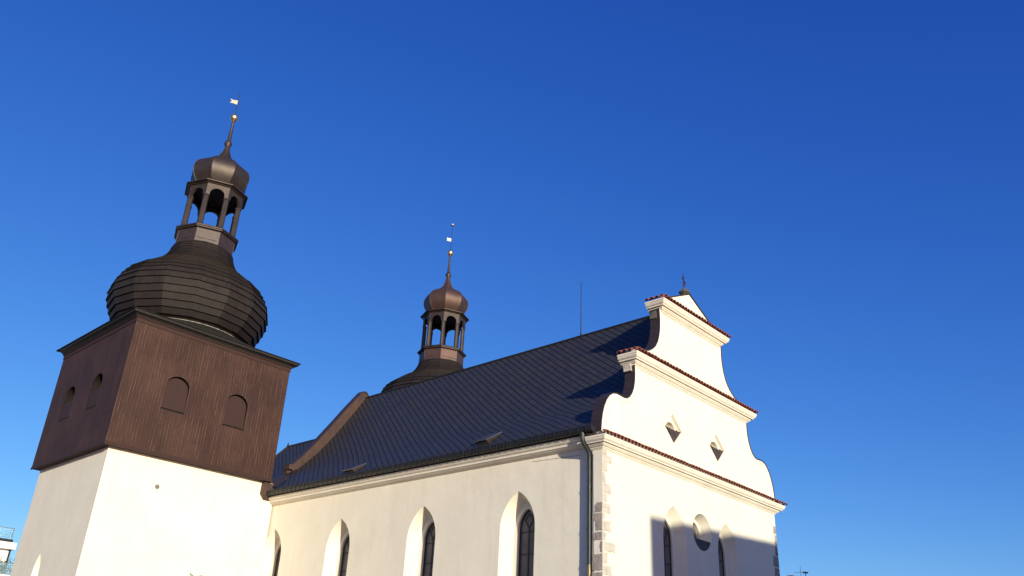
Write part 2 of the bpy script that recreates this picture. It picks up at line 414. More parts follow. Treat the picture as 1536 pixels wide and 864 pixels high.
for c, z in dia:
    b.loft([[(x, 0, q) for x, q in diam(c, z, .74, .69)], [(x, .15, q) for x, q in diam(c, z, .68, .63)]])
    # inner wall of the recess with an arched opening
    arc = vent_arc(c, z)
    b.sheet([diam(c, z, .68, .63), arc], lambda x, q: (x, .15, q))
    b.loft([[(x, .15, q) for x, q in arc], [(x, .44, q) for x, q in arc]])
b.build('gable_wall', M['plaster'], CH, recalc=False)
for c, z in dia:
    b = MB(); b.box(c-.7, c+.7, .44, .47, z-.65, z+.65); b.build('vent_backing', M['plaster'], CH)
for c, a in lan: church_window(.50, c, .46, 2.7, 7.95, 8.85, 'y', (7.75, 7.0, 6.25, 5.5, 4.75, 4.0))
b = MB(); b.sheet([circ(OC[0], OC[1], .5)], lambda x, z: (x, .6, z)); b.build('oculus_pane', M['glass'], CH)
# sheet-metal guards in the lower half of the round window and of both diamond vents
b = MB(); t0 = math.asin(-.33/.8)
seg = [(OC[0]+.795*math.cos(t), OC[1]+.795*math.sin(t)) for t in [t0-(math.pi+2*t0)*i/24 for i in range(25)]]
b.loft([[(x, .02, z) for x, z in seg], [(x, .05, z) for x, z in seg]], True, True, True); b.build('oculus_guard', M['guard'], CH)
for c, z in dia:
    b = MB()
    sh = [(c-.70, z+.02), (c-.62, z+.02), (c-.55, z+.0), (c-.2, z-.02), (c+.3, z-.03), (c+.33, z+.04), (c+.42, z-.02), (c+.70, z+.025), (c+.02, z-.655)]
    b.loft([[(x, .035, q) for x, q in sh], [(x, .06, q) for x, q in sh]], True, False, False)
    b.sheet([sh], lambda x, q: (x, .035, q)); b.sheet([sh], lambda x, q: (x, .06, q))
    for q in range(3):
        b.box(c-.12+.1*q, c+.1+.1*q, .018, .034, z-.16-.1*q, z-.145-.1*q)
    b.build('vent_guard', M['guard'], CH)
    b = MB(); q_ = [(c-.66, z-.01), (c-.58, z+.0), (c-.45, z-.05), (c-.34, z-.14), (c-.26, z-.27), (c-.25, z-.40), (c-.36, z-.30)]
    b.loft([[(x, .012, q) for x, q in q_], [(x, .033, q) for x, q in q_]], True, True, True); b.build('guard_dark_sliver', M['dark'], CH)  # dark sliver laid over the guard, painted shade in place of a hole
# raised rim along the curved edges, and dark metal coping on top of them
def edge_pts(ed, s, d):
    out = []
    for i, (x, z) in enumerate(ed):
        a = Vector(ed[max(i-1, 0)]); c_ = Vector(ed[min(i+1, len(ed)-1)]); t = (c_-a).normalized(); n = Vector((-t.y, t.x))*s
        out.append((x+n.x*d, z+n.y*d))
    return out
def smooth_curve(pts, n=4):
    out = []
    for i in range(len(pts)-1):
        p0 = Vector(pts[max(i-1, 0)]); p1 = Vector(pts[i]); p2 = Vector(pts[i+1]); p3 = Vector(pts[min(i+2, len(pts)-1)])
        for k_ in range(n):
            t = k_/n
            out.append(tuple(.5*((2*p1)+(p2-p0)*t+(2*p0-5*p1+4*p2-p3)*t*t+(3*p1-p0-3*p2+p3)*t**3)))
    out.append(tuple(pts[-1])); return out
for s in (1, -1):
    for name, prof in (('low', low), ('upp', upp)):
        ed = [(XC+s*h, z) for h, z in prof]
        inn = edge_pts(ed, s, .20); inn1 = edge_pts(ed, s, .16); out0 = edge_pts(ed, s, .0)
        b = MB(); b.loft([[(x, 0., z) for x, z in inn], [(x, -.03, z) for x, z in inn1], [(x, -.03, z) for x, z in out0], [(x, 0.0, z) for x, z in out0]], False)
        b.build('gable_rim', M['plaster_trim'], CH, recalc=False)
        o1 = edge_pts(ed, s, -.06); i1 = edge_pts(ed, s, -.004)
        b = MB(); b.loft([[(x, -.035, z) for x, z in i1], [(x, -.055, z) for x, z in o1], [(x, GT-.02, z) for x, z in o1], [(x, GT-.02, z) for x, z in edge_pts(ed, s, .12)]], False)
        # standing seams across the coping
        for i in range(1, len(o1)-1, 3):
            (x0, z0), (x1, z1) = o1[i], edge_pts(ed, s, -.08)[i]
            b.tube([(x0, -.05, z0), (x0, GT-.02, z0)], .012, 5)
        b.build('gable_coping', M['copper'], CH, smooth=R(30), recalc=False)
# pediment coping
b = MB()
for s in (1, -1):
    p0 = Vector((XC+s*2.62, 19.0)); p1 = Vector((XC, 20.26))
    t = (p1-p0).normalized(); n = Vector((-t.y, t.x));  n = n if n.y > 0 else -n
    q = [p0, p1, p1+n*.05, p0+n*.05]
    b.loft([[(v_.x, -.05, v_.y) for v_ in q], [(v_.x, GT+.03, v_.y) for v_ in q]], True, True, True)
b.build('pediment_coping', M['copper'], CH)

# ---- cornices with clay-tile weathering
def cornice(x0, x1, zt, yb0, yb1, name='cornice', o=.46, ks=1.):
    b = MB()
    prof = [(0, zt-.02), (o-.02, zt-.04), (o-.02, zt-.115), (o-.045, zt-.118), (o-.05, zt-.16), (o-.08, zt-.22), (o-.125, zt-.265), (o-.15, zt-.27), (o-.15, zt-.325), (o-.255, zt-.332), (o-.26, zt-.395), (o-.29, zt-.40), (o-.31, zt-.435), (o-.35, zt-.465), (o-.38, zt-.468), (o-.385, zt-.515), (o-.42, zt-.52), (o-.425, zt-.56), (0, zt-.565)]
    prof = [(d, zt+(z-zt)*ks) for d, z in prof]
    sweep(b, [(x0, yb0), (x0, 0), (x1, 0), (x1, yb1)], prof)
    b.build(name, M['plaster_trim'], CH)
def tiles(x0, x1, zt, yb, name='tile_row', o=.52, rise=.24, sides=(1, 1)):
    b = MB()
    # bedding slab
    sweep(b, [(x0, yb), (x0, 0), (x1, 0), (x1, yb)] if sides[0] else [(x0, 0), (x1, 0), (x1, yb)], [(0, zt+rise-.04), (o-.09, zt-.005), (o-.09, zt-.022), (0, zt-.022)])
    def barrel(p0, p1, rad):
        p0 = Vector(p0); p1 = Vector(p1); t = (p1-p0).normalized(); sd = t.cross(Vector((0, 0, 1))).normalized(); up = sd.cross(t)
        jz = random.uniform(-.008, .008); p0 = p0+Vector((0, 0, jz))
        def arcp(c, r): return [c+sd*r*math.cos(math.pi*i/7)+up*r*math.sin(math.pi*i/7)*.9 for i in range(8)]
        A_, B_ = arcp(p0, rad), arcp(p1, rad*.82); A2 = arcp(p0, rad-.022); 
        b.loft([A2, A_, B_], False)
    n = int((x1-x0+2*o)/.245); st = (x1-x0+2*o)/n
    for i in range(n):
        x = x0-o+st*(i+.5)
        lim = max(0., min(1., (x-(x0-o))/o, ((x1+o)-x)/o))      # hip at both ends
        if lim < .12: lim = .12
        barrel((x, -o+random.uniform(-.015, .015), zt+.015), (x, -o+o*lim, zt+.015+rise*lim), .112)
    for s, xe in ((0, x0-o), (1, x1+o)):
        if not sides[s]: continue
        m_ = max(1, int((yb+o)/.245)); d = 1 if s == 0 else -1
        for i in range(m_):
            y = -o+(yb+o)*(i+.5)/m_; lim = min(1., (y+o)/o); lim = max(lim, .12)
            barrel((xe-.015*d, y, zt+.015), (xe+d*o*lim, y, zt+.015+rise*lim), .112)
    b.build(name, M['tile'], CH, smooth=R(40), recalc=False)
cornice(XP, XR, 11.13, .54, .54, ks=.86)
tiles(XP+.02, XR-.02, 11.13, .3, sides=(0, 1))
cornice(XC-5.02, XC+5.02, 15.40, .60, .60); tiles(XC-4.98, XC+4.98, 15.40, .60)
cornice(XC-2.68, XC+2.68, 18.83, .60, .60); tiles(XC-2.64, XC+2.64, 18.83, .60)
# cornice along the nave
b = MB()
sweep(b, [(XW, 23.6), (XW, .56)], [(0, 11.24), (.47, 11.24), (.47, 11.165), (.44, 11.155), (.41, 11.11), (.36, 11.075), (.325, 11.07), (.325, 11.04), (.315, 11.03), (.315, 10.975), (.27, 10.965), (.21, 10.92), (.12, 10.895), (.06, 10.86), (0, 10.85)])
b.build('nave_cornice', M['plaster_trim'], CH)
# stub mouldings of rough stone under the left ends of the upper cornices
for x, z, sx in ((XC-2.98, 18.16, .24), (XC-5.22, 14.84, .22)):
    b = MB(); q = lambda k_: [(x+.02+(i in (1, 2))*sx+random.uniform(-.03, .03), .10+(i > 1)*.34+random.uniform(-.03, .03), z+k_+random.uniform(-.03, .03)) for i in range(4)]
    b.loft([q(-.20), q(-.08), q(.14)], True, True, True)
    b.build('corbel', M['stone_dark'] if z > 16 else M['stone_pale'], CH)

# ---- corner pier and bared quoin stones
b = MB(); b.box(XP, .3, GT-.02, GT-.001, 0, 11.0); b.box(XP+.001, XW-.001, .1, GT-.002, 0, 11.); b.build('corner_pier', M['plaster'], CH)
def stones(name, polys, to, mat_, d=.018):
    b = MB()
    for poly in polys:
        pts = []
        for i in range(len(poly)):
            a, c_ = Vector(poly[i]), Vector(poly[(i+1) % len(poly)]); L = (c_-a).length; n = max(1, int(L/.09))
            for j in range(n):
                q = a.lerp(c_, j/n); pts.append((q.x+(random.uniform(-.03, .03) if 0 < i < 3 else 0), q.y+random.uniform(-.016, .016)))
        c0 = sum((Vector(q) for q in pts), Vector((0, 0)))/len(pts)
        inn = [tuple(Vector(q).lerp(c0, .10)) for q in pts]
        b.loft([[to(u, -.004, z) for u, z in pts], [to(u, d, z) for u, z in inn]])
        b.sheet([inn], lambda u, z: to(u, d, z))
    b.build(name, mat_, CH)
F = lambda u, d, z: (u, -d, z); S = lambda u, d, z: (XP-d, u, z)
zz = 10.55; front_q = []; long_ = False
for z0, z1, wd in ((10.46, 10.70, .30), (10.16, 10.45, .62), (9.78, 10.14, .32), (9.34, 9.75, .22), (8.95, 9.32, .54), (8.60, 8.92, .30), (8.19, 8.55, .52), (7.92, 8.16, .19), (7.50, 7.89, .51), (7.16, 7.46, .20), (6.76, 7.12, .82), (6.30, 6.72, .28), (5.9, 6.26, .55), (5.5, 5.86, .3), (5.0, 5.46, .6), (4.5, 4.96, .3), (4.0, 4.46, .6), (3.4, 3.96, .3), (2.8, 3.36, .6), (2.2, 2.76, .3), (1.6, 2.16, .6), (.9, 1.56, .3), (.1, .86, .65)):
    z0 -= .012; z1 += .012
    front_q.append([(XP+.004, z0), (XP+wd, z0+random.uniform(0, .03)), (XP+wd+random.uniform(-.05, .05), z1-random.uniform(0, .05)), (XP+.004, z1)])
stones('quoin', front_q, F, M['stone_pale'])
side_q = [[(.006, 8.2), (.40, 8.2), (.34, 8.46), (.25, 8.58), (.006, 8.57)], [(.006, 7.5), (.33, 7.5), (.30, 7.86), (.50, 7.93), (.50, 8.17), (.006, 8.17)], [(.006, 7.15), (.50, 7.16), (.50, 7.40), (.33, 7.46), (.006, 7.47)], [(.006, 6.70), (.11, 6.72), (.10, 7.12), (.006, 7.12)], [(.006, 6.05), (.50, 6.05), (.50, 6.66), (.006, 6.66)], [(.006, 5.4), (.5, 5.4), (.5, 6.0), (.006, 6.0)], [(.006, 4.6), (.4, 4.6), (.4, 5.36), (.006, 5.36)], [(.006, 3.8), (.5, 3.8), (.5, 4.55), (.006, 4.55)], [(.006, 2.9), (.4, 2.9), (.4, 3.75), (.006, 3.75)], [(.006, 1.8), (.5, 1.8), (.5, 2.85), (.006, 2.85)], [(.006, .1), (.5, .1), (.5, 1.75), (.006, 1.75)]]
stones('quoin', side_q, S, M['stone'])
rq = []
for z0, z1, wd in ((9.66, 10.05, .30), (9.1, 9.62, .26), (8.6, 9.06, .30), (8.05, 8.56, .62), (7.6, 8.0, .55), (7.0, 7.56, .3), (6.4, 6.96, .55), (5.6, 6.36, .3)):
    rq.append([(XR-wd, z0), (XR-.004, z0), (XR-.004, z1), (XR-wd+.04, z1)])
stones('quoin', rq, F, M['stone'])

# ---- roofs
PROF = [(-.60, 11.62), (0., 12.06), (.8, 12.66), (1.5, 13.14), (2.1, 13.52), (2.6, 13.92), (3.1, 14.42), (3.7, 15.05), (4.4, 15.92), (5.1, 16.85), (6., 18.16), (7., 19.64)]
def smooth_prof(pr): return smooth_curve(pr, 3)
def roof_sheet(b, prof, x_mid, y0, y1, thick=.12):
    for s in (1, -1):
        P_ = [(x_mid+s*(x-7.), z) for x, z in prof]; L = [0.]
        for q0, q1 in zip(P_, P_[1:]): L.append(L[-1]+math.hypot(q1[0]-q0[0], q1[1]-q0[1]))
        va = [b.v(x, y0, z) for x, z in P_]; vb = [b.v(x, y1, z) for x, z in P_]
        for i in range(len(P_)-1):
            fs = (va[i], vb[i], vb[i+1], va[i+1]) if s > 0 else (va[i+1], vb[i+1], vb[i], va[i])
            uq = ((y0, L[i]), (y1, L[i]), (y1, L[i+1]), (y0, L[i+1]))
            b.f(fs, uq if s > 0 else (uq[3], uq[2], uq[1], uq[0]))
        # underside and eave edge
        ua = [b.v(x, y0, z-thick) for x, z in P_]; ub = [b.v(x, y1, z-thick) for x, z in P_]
        for i in range(len(P_)-1): b.f((ua[i], ua[i+1], ub[i+1], ub[i]), ((y0, L[i]),)*4)
        b.f((va[0], ua[0], ub[0], vb[0]), ((y0, 0),)*4)
b = MB(); SP = smooth_prof(PROF); roof_sheet(b, SP, 7.1, GT+.02, YP); b.build('roof', M['slate'], CH, smooth=R(40), recalc=False)
b = MB(); b.tube([(7.1, GT+.05, 19.65), (7.1, YP, 19.65)], .07, 8); b.build('ridge_cap', M['lead'], CH)
b = MB()
PA = [(x if x > 6.99 else -.2+(x+.95)*(7.2/7.95), 11.2+(z-11.36)*(6.35/8.28)) for x, z in SP]
YE = 33.72
for s in (1, -1):
    P_ = [(7.1+s*(x-7.), z) for x, z in PA]; L = 0
    for i in range(len(P_)-1):
        L2 = L+math.hypot(P_[i+1][0]-P_[i][0], P_[i+1][1]-P_[i][1])
        e0 = YE+(P_[-1][0]-P_[i][0])*s*.55; e1 = YE+(P_[-1][0]-P_[i+1][0])*s*.55
        q = [b.v(P_[i][0], YP+.3, P_[i][1]), b.v(P_[i][0], e0, P_[i][1]), b.v(P_[i+1][0], e1, P_[i+1][1]), b.v(P_[i+1][0], YP+.3, P_[i+1][1])]
        b.f(q, ((0, L), (e0-YP, L), (e1-YP, L2), (0, L2))); L = L2
Lx = [(7.1+(x-7.), z) for x, z in PA]; Rx = [(7.1-(x-7.), z) for x, z in PA]
for i in range(len(PA)-1):
    e0 = YE+(7.1-Lx[i][0])*.55; e1 = YE+(7.1-Lx[i+1][0])*.55
    b.f([b.v(Lx[i][0], e0, Lx[i][1]), b.v(Rx[i][0], e0, Rx[i][1]), b.v(Rx[i+1][0], e1, Rx[i+1][1]), b.v(Lx[i+1][0], e1, Lx[i+1][1])], ((Lx[i][0], i), (Rx[i][0], i), (Rx[i+1][0], i+1), (Lx[i+1][0], i+1)))
b.build('chancel_roof', M['slate'], CH, smooth=R(40), recalc=False, merge=1e-3)
b = MB(); b.tube([(7.1, YP+.3, 17.56), (7.1, YE+.05, 17.56)], .07, 8); b.tube([(7.1, YE, 17.56), (7.1, YE, 17.86)], [.09, .03], 8)
for s in (1, -1): b.tube([(7.1+s*(x-7.), YE+(7.-x)*.55, z+.02) for x, z in PA[::3]], .06, 6)
b.build('chancel_ridge_cap', M['lead'], CH)
b = MB(); b.box(.3, 13.9, 26.5, 38, 0, 11.05); b.build('chancel_wall', M['plaster'], CH)

# parapet wall rising above the far end of the nave roof, clad in sheet metal
b = MB()
top = [(1.85, 13.72), (2.25, 14.12), (3., 14.95), (4., 16.25), (5., 17.62), (5.75, 18.68), (6.74, 19.98), (6.95, 20.05)]
full = [(x, z) for x, z in top]+[(13.9-x, z) for x, z in top[::-1][1:]]
base_ = [(x, z) for x, z in [(13.9-1.85, 11.), (1.85, 11.)]]
poly = full+base_
b.sheet([poly], lambda x, z: (x, YP-.02, z)); b.sheet([poly], lambda x, z: (x, YP+.42, z))
b.loft([[(x, YP-.02, z) for x, z in poly], [(x, YP+.42, z) for x, z in poly]])
for x, z in ((2.6, 14.0), (3.7, 15.3), (4.8, 16.8), (5.9, 18.4)):
    pass
b.build('end_parapet', M['copper_red'], CH)
b = MB(); loft_top = [(x, z+.03) for x, z in full]
b.loft([[(x, YP-.07, z-.06) for x, z in full], [(x, YP-.07, z+.03) for x, z in full], [(x, YP+.47, z+.03) for x, z in full], [(x, YP+.47, z-.06) for x, z in full]], False)
b.build('parapet_coping', M['copper'], CH, recalc=False)
b = MB(); b.box(1.80, 2.12, YP-.26, YP+.4, 13.62, 13.92); b.build('parapet_kneeler', M['copper_red'], CH)
b = MB()
pts = [(x, z) for x, z in SP if x < 2.3]
b.loft([[(x+.1, YP-.30, z+.02) for x, z in pts], [(x+.1, YP-.12, z+.07) for x, z in pts], [(x+.1, YP+.3, z+.07) for x, z in pts]], False)
b.build('valley_flashing', M['copper'], CH, recalc=False)

# ---- gutter, brackets, downpipe
b = MB(); gx, gz = -.68, 11.40
prof = [(gx+.12*math.cos(t), gz+.13*math.sin(t)) for t in [math.pi*(1+i/10) for i in range(11)]]
lip = [(gx-.12, gz+.10)]+prof+[(gx+.12, gz+.10)]
b.loft([[(x, y, z) for x, z in lip] for y in (.16, 23.4)], False)
b.loft([[(x*.9+gx*.1, y, z*.9+gz*.1+.006) for x, z in lip] for y in (.16, 23.4)], False)
b.tube([(gx-.12, .16, gz+.10), (gx-.12, 23.4, gz+.10)], .018, 6)
for y in (.16, 23.4): b.f([b.v(x, y, z) for x, z in lip])
GU = b.build('gutter', M['lead'], CH, smooth=R(35), recalc=False)
b = MB(); b.box(-.57, -.25, .2, 23.5, 11.245, 11.52); b.build('eaves_board', M['lead'], CH)
b = MB()
q = [(gx+.145*math.cos(t), gz+.145*math.sin(t)) for t in [math.pi*(1+i/8) for i in range(9)]]
q = [(gx-.148, gz+.19), (gx-.145, gz+.1)]+q
for (x0, z0), (x1, z1) in zip(q, q[1:]): b.tube([(x0, 0, z0), (x1, 0, z1)], .013, 5)
b.tube([(gx-.148, 0, gz+.19), (-.48, 0, 11.72)], .012, 5)
br = b.build('gutter_bracket', M['lead'], None); br.parent = GU; br.location = (0, .45, 0)
for i in range(1, 58):
    c_ = br.copy(); col.objects.link(c_); c_.parent = GU; c_.location = (0, .45+i*.40, 0)
b = MB()
px, py = -.21, .69
b.tube([(gx, py, 11.30), (gx, py, 11.06), (gx+.04, py, 10.94), (-.30, py, 10.66), (px, py, 10.52), (px, py, 6.35)], [.12, .09, .085, .085, .085, .085], 12)
for z in (9.2, 7.6): b.tube([(px, py, z-.03), (px, py, z+.03)], .105, 12)
b.tube([(px, py, 6.35), (px, py, 6.30)], .11, 12)
b.build('downpipe', M['pipe'], CH, smooth=R(40))
b = MB(); b.tube([(px, py, 6.32), (px, py, .1)], .09, 12); b.build('lower_downpipe', mottled('verdigris_brown_pipe', (.30, .24, .12), (.16, .12, .08), 4., .5, .5, .1), CH, smooth=R(40))
# thin lightning-conductor wire under the cornice
b = MB(); b.tube([(XW-.012, 3.8, 10.70), (XW-.012, 1.2, 10.62)], .006, 5)
b.tube([(XP-.012, .44, 10.5), (XP-.012, .42, 6)], .006, 5)
b.build('conductor_wire', M['iron'], CH)
# red flashing where the roof foot meets the gable
b = MB(); b.box(-.66, -.36, .10, GT+.05, 11.16, 11.22)
b.loft([[(x, y, z) for x, z in ((-.62, 11.22), (-.40, 11.22), (-.40, 11.66), (-.62, 11.60))] for y in (.40, GT+.03)], True, True, True)
b.build('verge_flashing', M['copper_red'], CH)
# box gutter head beside the tower
b = MB()
b.loft([[(-1.02, 22.75, 11.98), (-.30, 22.75, 11.98), (-.30, 23.3, 11.98), (-1.02, 23.3, 11.98)], [(-1.04, 22.75, 11.35), (-.30, 22.75, 11.35), (-.30, 23.3, 11.35), (-1.04, 23.3, 11.35)], [(-.78, 22.95, 11.06), (-.35, 22.95, 11.06), (-.35, 23.25, 11.06), (-.78, 23.25, 11.06)]], True, True, True)
b.build('rainwater_head', M['copper_red'], CH)
# saddle flashing from tower to roof
b = MB(); b.loft([[(-.5, 22.2, 11.75), (-.1, 22.5, 12.06), (.6, 22.9, 12.56)], [(-.5, 23.3, 11.9), (-.2, 23.3, 12.2), (.6, 23.3, 12.8)]], False); b.build('saddle_flashing', M['copper'], CH, recalc=False)

# ---- roof hatches
def roof_z(x):
    x = x-.1
    for (x0, z0), (x1, z1) in zip(SP, SP[1:]):
        if x0 <= x <= x1: return z0+(z1-z0)*(x-x0)/(x1-x0)
def hatch(x0, x1, y0, y1, h0=.17, h1=.05):
    za, zb = roof_z(x0), roof_z(x1); t = Vector((x1-x0, 0, zb-za)).normalized(); n = Vector((-t.z, 0, t.x))
    b = MB(); lo = Vector((x0, 0, za)); hi = Vector((x1, 0, zb))
    q = [lo-n*.05, hi-n*.05, hi+n*h1, lo+n*h0]
    b.loft([[(v_.x, y0, v_.z) for v_ in q], [(v_.x, y1, v_.z) for v_ in q]], True, True, True)
    lo2, hi2 = lo+n*h0, hi+n*h1; t2 = (hi2-lo2).normalized(); n2 = Vector((-t2.z, 0, t2.x))
    H = b.build('roof_hatch', M['copper'], CH)
    b = MB(); q = [lo2-t2*.07, hi2+t2*.04, hi2+t2*.04+n2*.04, lo2-t2*.07+n2*.04]
    b.loft([[(v_.x, y0-.05, v_.z) for v_ in q], [(v_.x, y1+.05, v_.z) for v_ in q]], True, True, True); o = b.build('hatch_pane', M['skylight'], None); o.parent = H
    b = MB(); f0 = lo-t*.012
    b.f([b.v(f0.x+n.x*.05, y0+.06, f0.z+n.z*.05), b.v(f0.x+n.x*.05, y1-.06, f0.z+n.z*.05), b.v(f0.x+n.x*(h0-.04), y1-.06, f0.z+n.z*(h0-.04)), b.v(f0.x+n.x*(h0-.04), y0+.06, f0.z+n.z*(h0-.04))])
    o = b.build('hatch_opening', M['dark'], None); o.parent = H
    b = MB(); b.loft([[(lo.x-t.x*.5+n.x*.02, y0-.06, lo.z-t.z*.5+n.z*.02), (lo.x-t.x*.5+n.x*.02, y1+.06, lo.z-t.z*.5+n.z*.02)], [(lo.x+n.x*.05, y0-.06, lo.z+n.z*.05), (lo.x+n.x*.05, y1+.06, lo.z+n.z*.05)]], False)
    o = b.build('hatch_apron', M['lead'], None, recalc=False); o.parent = H
hatch(-.10, .75, 6.45, 7.15); hatch(-.28, .42, 15.75, 16.45)
# ---- lightning rod on the ridge, cross on the gable top
b = MB(); b.tube([(7.1, 6.79, 19.6), (7.1, 6.79, 19.85)], .05, 8); b.tube([(7.1, 6.79, 19.8), (7.1, 6.79, 23.0)], [.030, .018], 6); b.build('lightning_rod', M['iron'], CH)
b = MB(); cx = 7.12
b.lathe([(.02, 20.20), (.12, 20.24), (.13, 20.30), (.27, 20.42), (.27, 20.47), (.12, 20.60), (.07, 20.68), (.01, 20.69)], 8, cx, .25, .39, False, False); b.build('finial_stone', M['stone_dark'], CH)
b = MB(); b.tube([(cx, .25, 20.66), (cx-.02, .25, 21.05), (cx-.03, .25, 21.55)], [.03, .025, .014], 6)
b.tube([(cx-.32, .16, 21.12), (cx+.28, .33, 21.08)], .022, 6)
for s in (1, -1):
    b.tube([(cx+s*.30, .25+s*.08, 21.03), (cx+s*.30, .25+s*.08, 21.18)], .018, 5)
    b.tube([(cx, .25, 20.72), (cx+s*.12, .25, 20.86), (cx+s*.15, .25, 20.97), (cx+s*.05, .25, 21.0)], .016, 5)
    b.tube([(cx, .25, 21.22), (cx+s*.09, .25, 21.30), (cx, .25, 21.42)], .014, 5)
b.build('gable_cross', M['iron'], CH)

# ------------------------------------------------------------------ bell towers (local coordinates round the tower axis)
def shingled(b, prof, n, step):
    """overlapping courses: each a frustum whose lower lip stands proud of the next; prof runs bottom to top, apothems"""
    L = [0.]
    for q0, q1 in zip(prof, prof[1:]): L.append(L[-1]+math.hypot(q1[0]-q0[0], q1[1]-q0[1]))
    def at(s_):
        for i in range(len(L)-1):
            if s_ <= L[i+1]+1e-9:
                t = (s_-L[i])/(L[i+1]-L[i]); return (prof[i][0]+(prof[i+1][0]-prof[i][0])*t, prof[i][1]+(prof[i+1][1]-prof[i][1])*t)
        return prof[-1]
    s_ = 0; k_ = 0; f = 1/math.cos(math.pi/n)
    while s_ < L[-1]-.02:
        st = step(s_/L[-1]); e = min(L[-1], s_+st)
        (r0, z0), (r1, z1) = at(s_), at(e); tx, tz = r1-r0, z1-z0; l = math.hypot(tx, tz); nx, nz = tz/l, -tx/l
        lip = .105 if st > .3 else .05
        lo = (r0+nx*lip, z0+nz*lip); hi = (r1+nx*.012, z1+nz*.012)
        inn = (r0+nx*.004, z0+nz*.004)
        rings = [[b.v(r*f*math.cos(2*math.pi*i/n), r*f*math.sin(2*math.pi*i/n), z) for i in range(n)] for r, z in (inn, lo, hi)]
        for i in range(n):
            j = (i+1) % n; u0, u1 = i*2*r0*math.tan(math.pi/n), (i+1)*2*r0*math.tan(math.pi/n)
            b.f((rings[0][i], rings[0][j], rings[1][j], rings[1][i]), ((u0, k_+.5),)*4)
            b.f((rings[1][i], rings[1][j], rings[2][j], rings[2][i]), ((u0, k_+.05), (u1, k_+.05), (u1, k_+.95), (u0, k_+.95)))
        s_ = e; k_ += 1
def ring_band(b, r_o, r_i, z0, z1, n=8):
    b.lathe([(r_i, z0), (r_o, z0), (r_o, z1), (r_i, z1), (r_i, z0)], n)
def bell_tower(label, loc, rz, belly, xr, tip, vane, pane_len, cop, cop2):
    T = thing('bell_tower', label, 'bell tower', loc, rz, None, False)
    hw, hm = 4.735, 4.36
    # masonry shaft with the round-edged slit window in its left face
    b = MB(); wl = arch(.86, .42, 3.4, 6.3, 7.29, 10)
    b.sheet([[(-hm, 0), (hm, 0), (hm, 12.06), (-hm, 12.06)], wl], lambda y, z: (-hm, y, z))
    wi = arch(.86, .22, 3.6, 6.2, 6.95, 10)
    b.loft([[(-hm, y, z) for y, z in wl], [(-hm+.6, y, z) for y, z in wi]]); b.sheet([wi], lambda y, z: (-hm+.6, y, z))
    for q in (((-hm, -hm), (xr, -hm)), ((xr, -hm), (xr, hm)), ((xr, hm), (-hm, hm))):
        b.f([b.v(*q[0], 0), b.v(*q[1], 0), b.v(*q[1], 12.06), b.v(*q[0], 12.06)])
    b.build('masonry_shaft', M['plaster'], T, recalc=False)
    b = MB(); b.tube([(-1.5, -hm-.004, 10.6), (-1.5, -hm-.03, 10.6)], .12, 14); b.build('vent_cap', M['lead_pale'], T)
    # boarded belfry: four faces, arched openings in the front and left ones
    b = MB(); zb, zt = 12.06, 18.86
    def opening(c): return [(c-.645, 14.48)]+[(c+.645*math.cos(t), 15.80+.56*math.sin(t)) for t in [math.pi*(1-i/18) for i in range(19)]]+[(c+.645, 14.48)]
    faces = [(lambda u, d, z: (u, -hw+d, z), (-1.755, 1.80)), (lambda u, d, z: (-hw+d, u, z), (-1.58, 1.98)), (lambda u, d, z: (u, hw-d, z), ()), (lambda u, d, z: (hw-d, u, z), ())]
    for to, cs in faces:
        b.sheet([[(-hw, zb), (hw, zb), (hw, zt), (-hw, zt)]]+[opening(c) for c in cs], lambda u, z: to(u, 0, z))
    b.loft([[(-hw, -hw, zb), (hw, -hw, zb), (hw, hw, zb), (-hw, hw, zb)], [(-hw+.3, -hw+.3, zb-.012), (hw-.3, -hw+.3, zb-.012), (hw-.3, hw-.3, zb-.012), (-hw+.3, hw-.3, zb-.012)]], True, False, True)
    BF = b.build('timber_belfry', M['boards'], T, recalc=False)
    for fi, (to, cs) in enumerate(faces[:2]):
        for ci, c in enumerate(cs):
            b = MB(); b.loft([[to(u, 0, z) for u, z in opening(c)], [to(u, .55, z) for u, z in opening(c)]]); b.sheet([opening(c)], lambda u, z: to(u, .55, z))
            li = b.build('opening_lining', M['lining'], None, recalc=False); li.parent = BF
            b = MB(); o = [(c+(u-c)*.985, z-.045 if z > 15 else z+.05) for u, z in opening(c)]
            lean = .17 if fi == 0 else .02
            if fi == 1: o = [(c-.635, 14.53), (c-.635, 15.48), (c+.635, 15.48), (c+.635, 14.53)]
            dd = lambda z: .02+lean*(z-14.48)/1.88
            b.sheet([o], lambda u, z: to(u, dd(z), z)); b.loft([[to(u, dd(z), z) for u, z in o], [to(u, dd(z)+.05, z) for u, z in o]])
            sh = b.build('shutter', M['shutter'], None, recalc=False); sh.parent = BF
            b = MB()
            if fi == 0 and ci == 0: b.loft([[to(c-.014, dd(14.55)-.004, 14.55), to(c+.014, dd(14.55)-.004, 14.55)], [to(c-.014, dd(16.28)-.004, 16.28), to(c+.014, dd(16.28)-.004, 16.28)]], False)
            b.loft([[to(c-.70, -.03, 14.44), to(c+.70, -.03, 14.44)], [to(c-.70, -.03, 14.475), to(c+.70, -.03, 14.475)], [to(c-.70, .05, 14.48), to(c+.70, .05, 14.48)]], False)
            sl_ = b.build('shutter_gap_strip', M['dark'], None, recalc=False); sl_.parent = BF  # black strip drawn for the shaded gap at the shutter foot
    # drip board at the belfry foot
    b = MB(); sweep(b, [(-hw, hw), (-hw, -hw), (hw, -hw), (hw, hw)], [(.0, 12.20), (.02, 12.20), (.05, 12.02), (.0, 12.02)]); b.build('drip_board', M['shutter'], T)
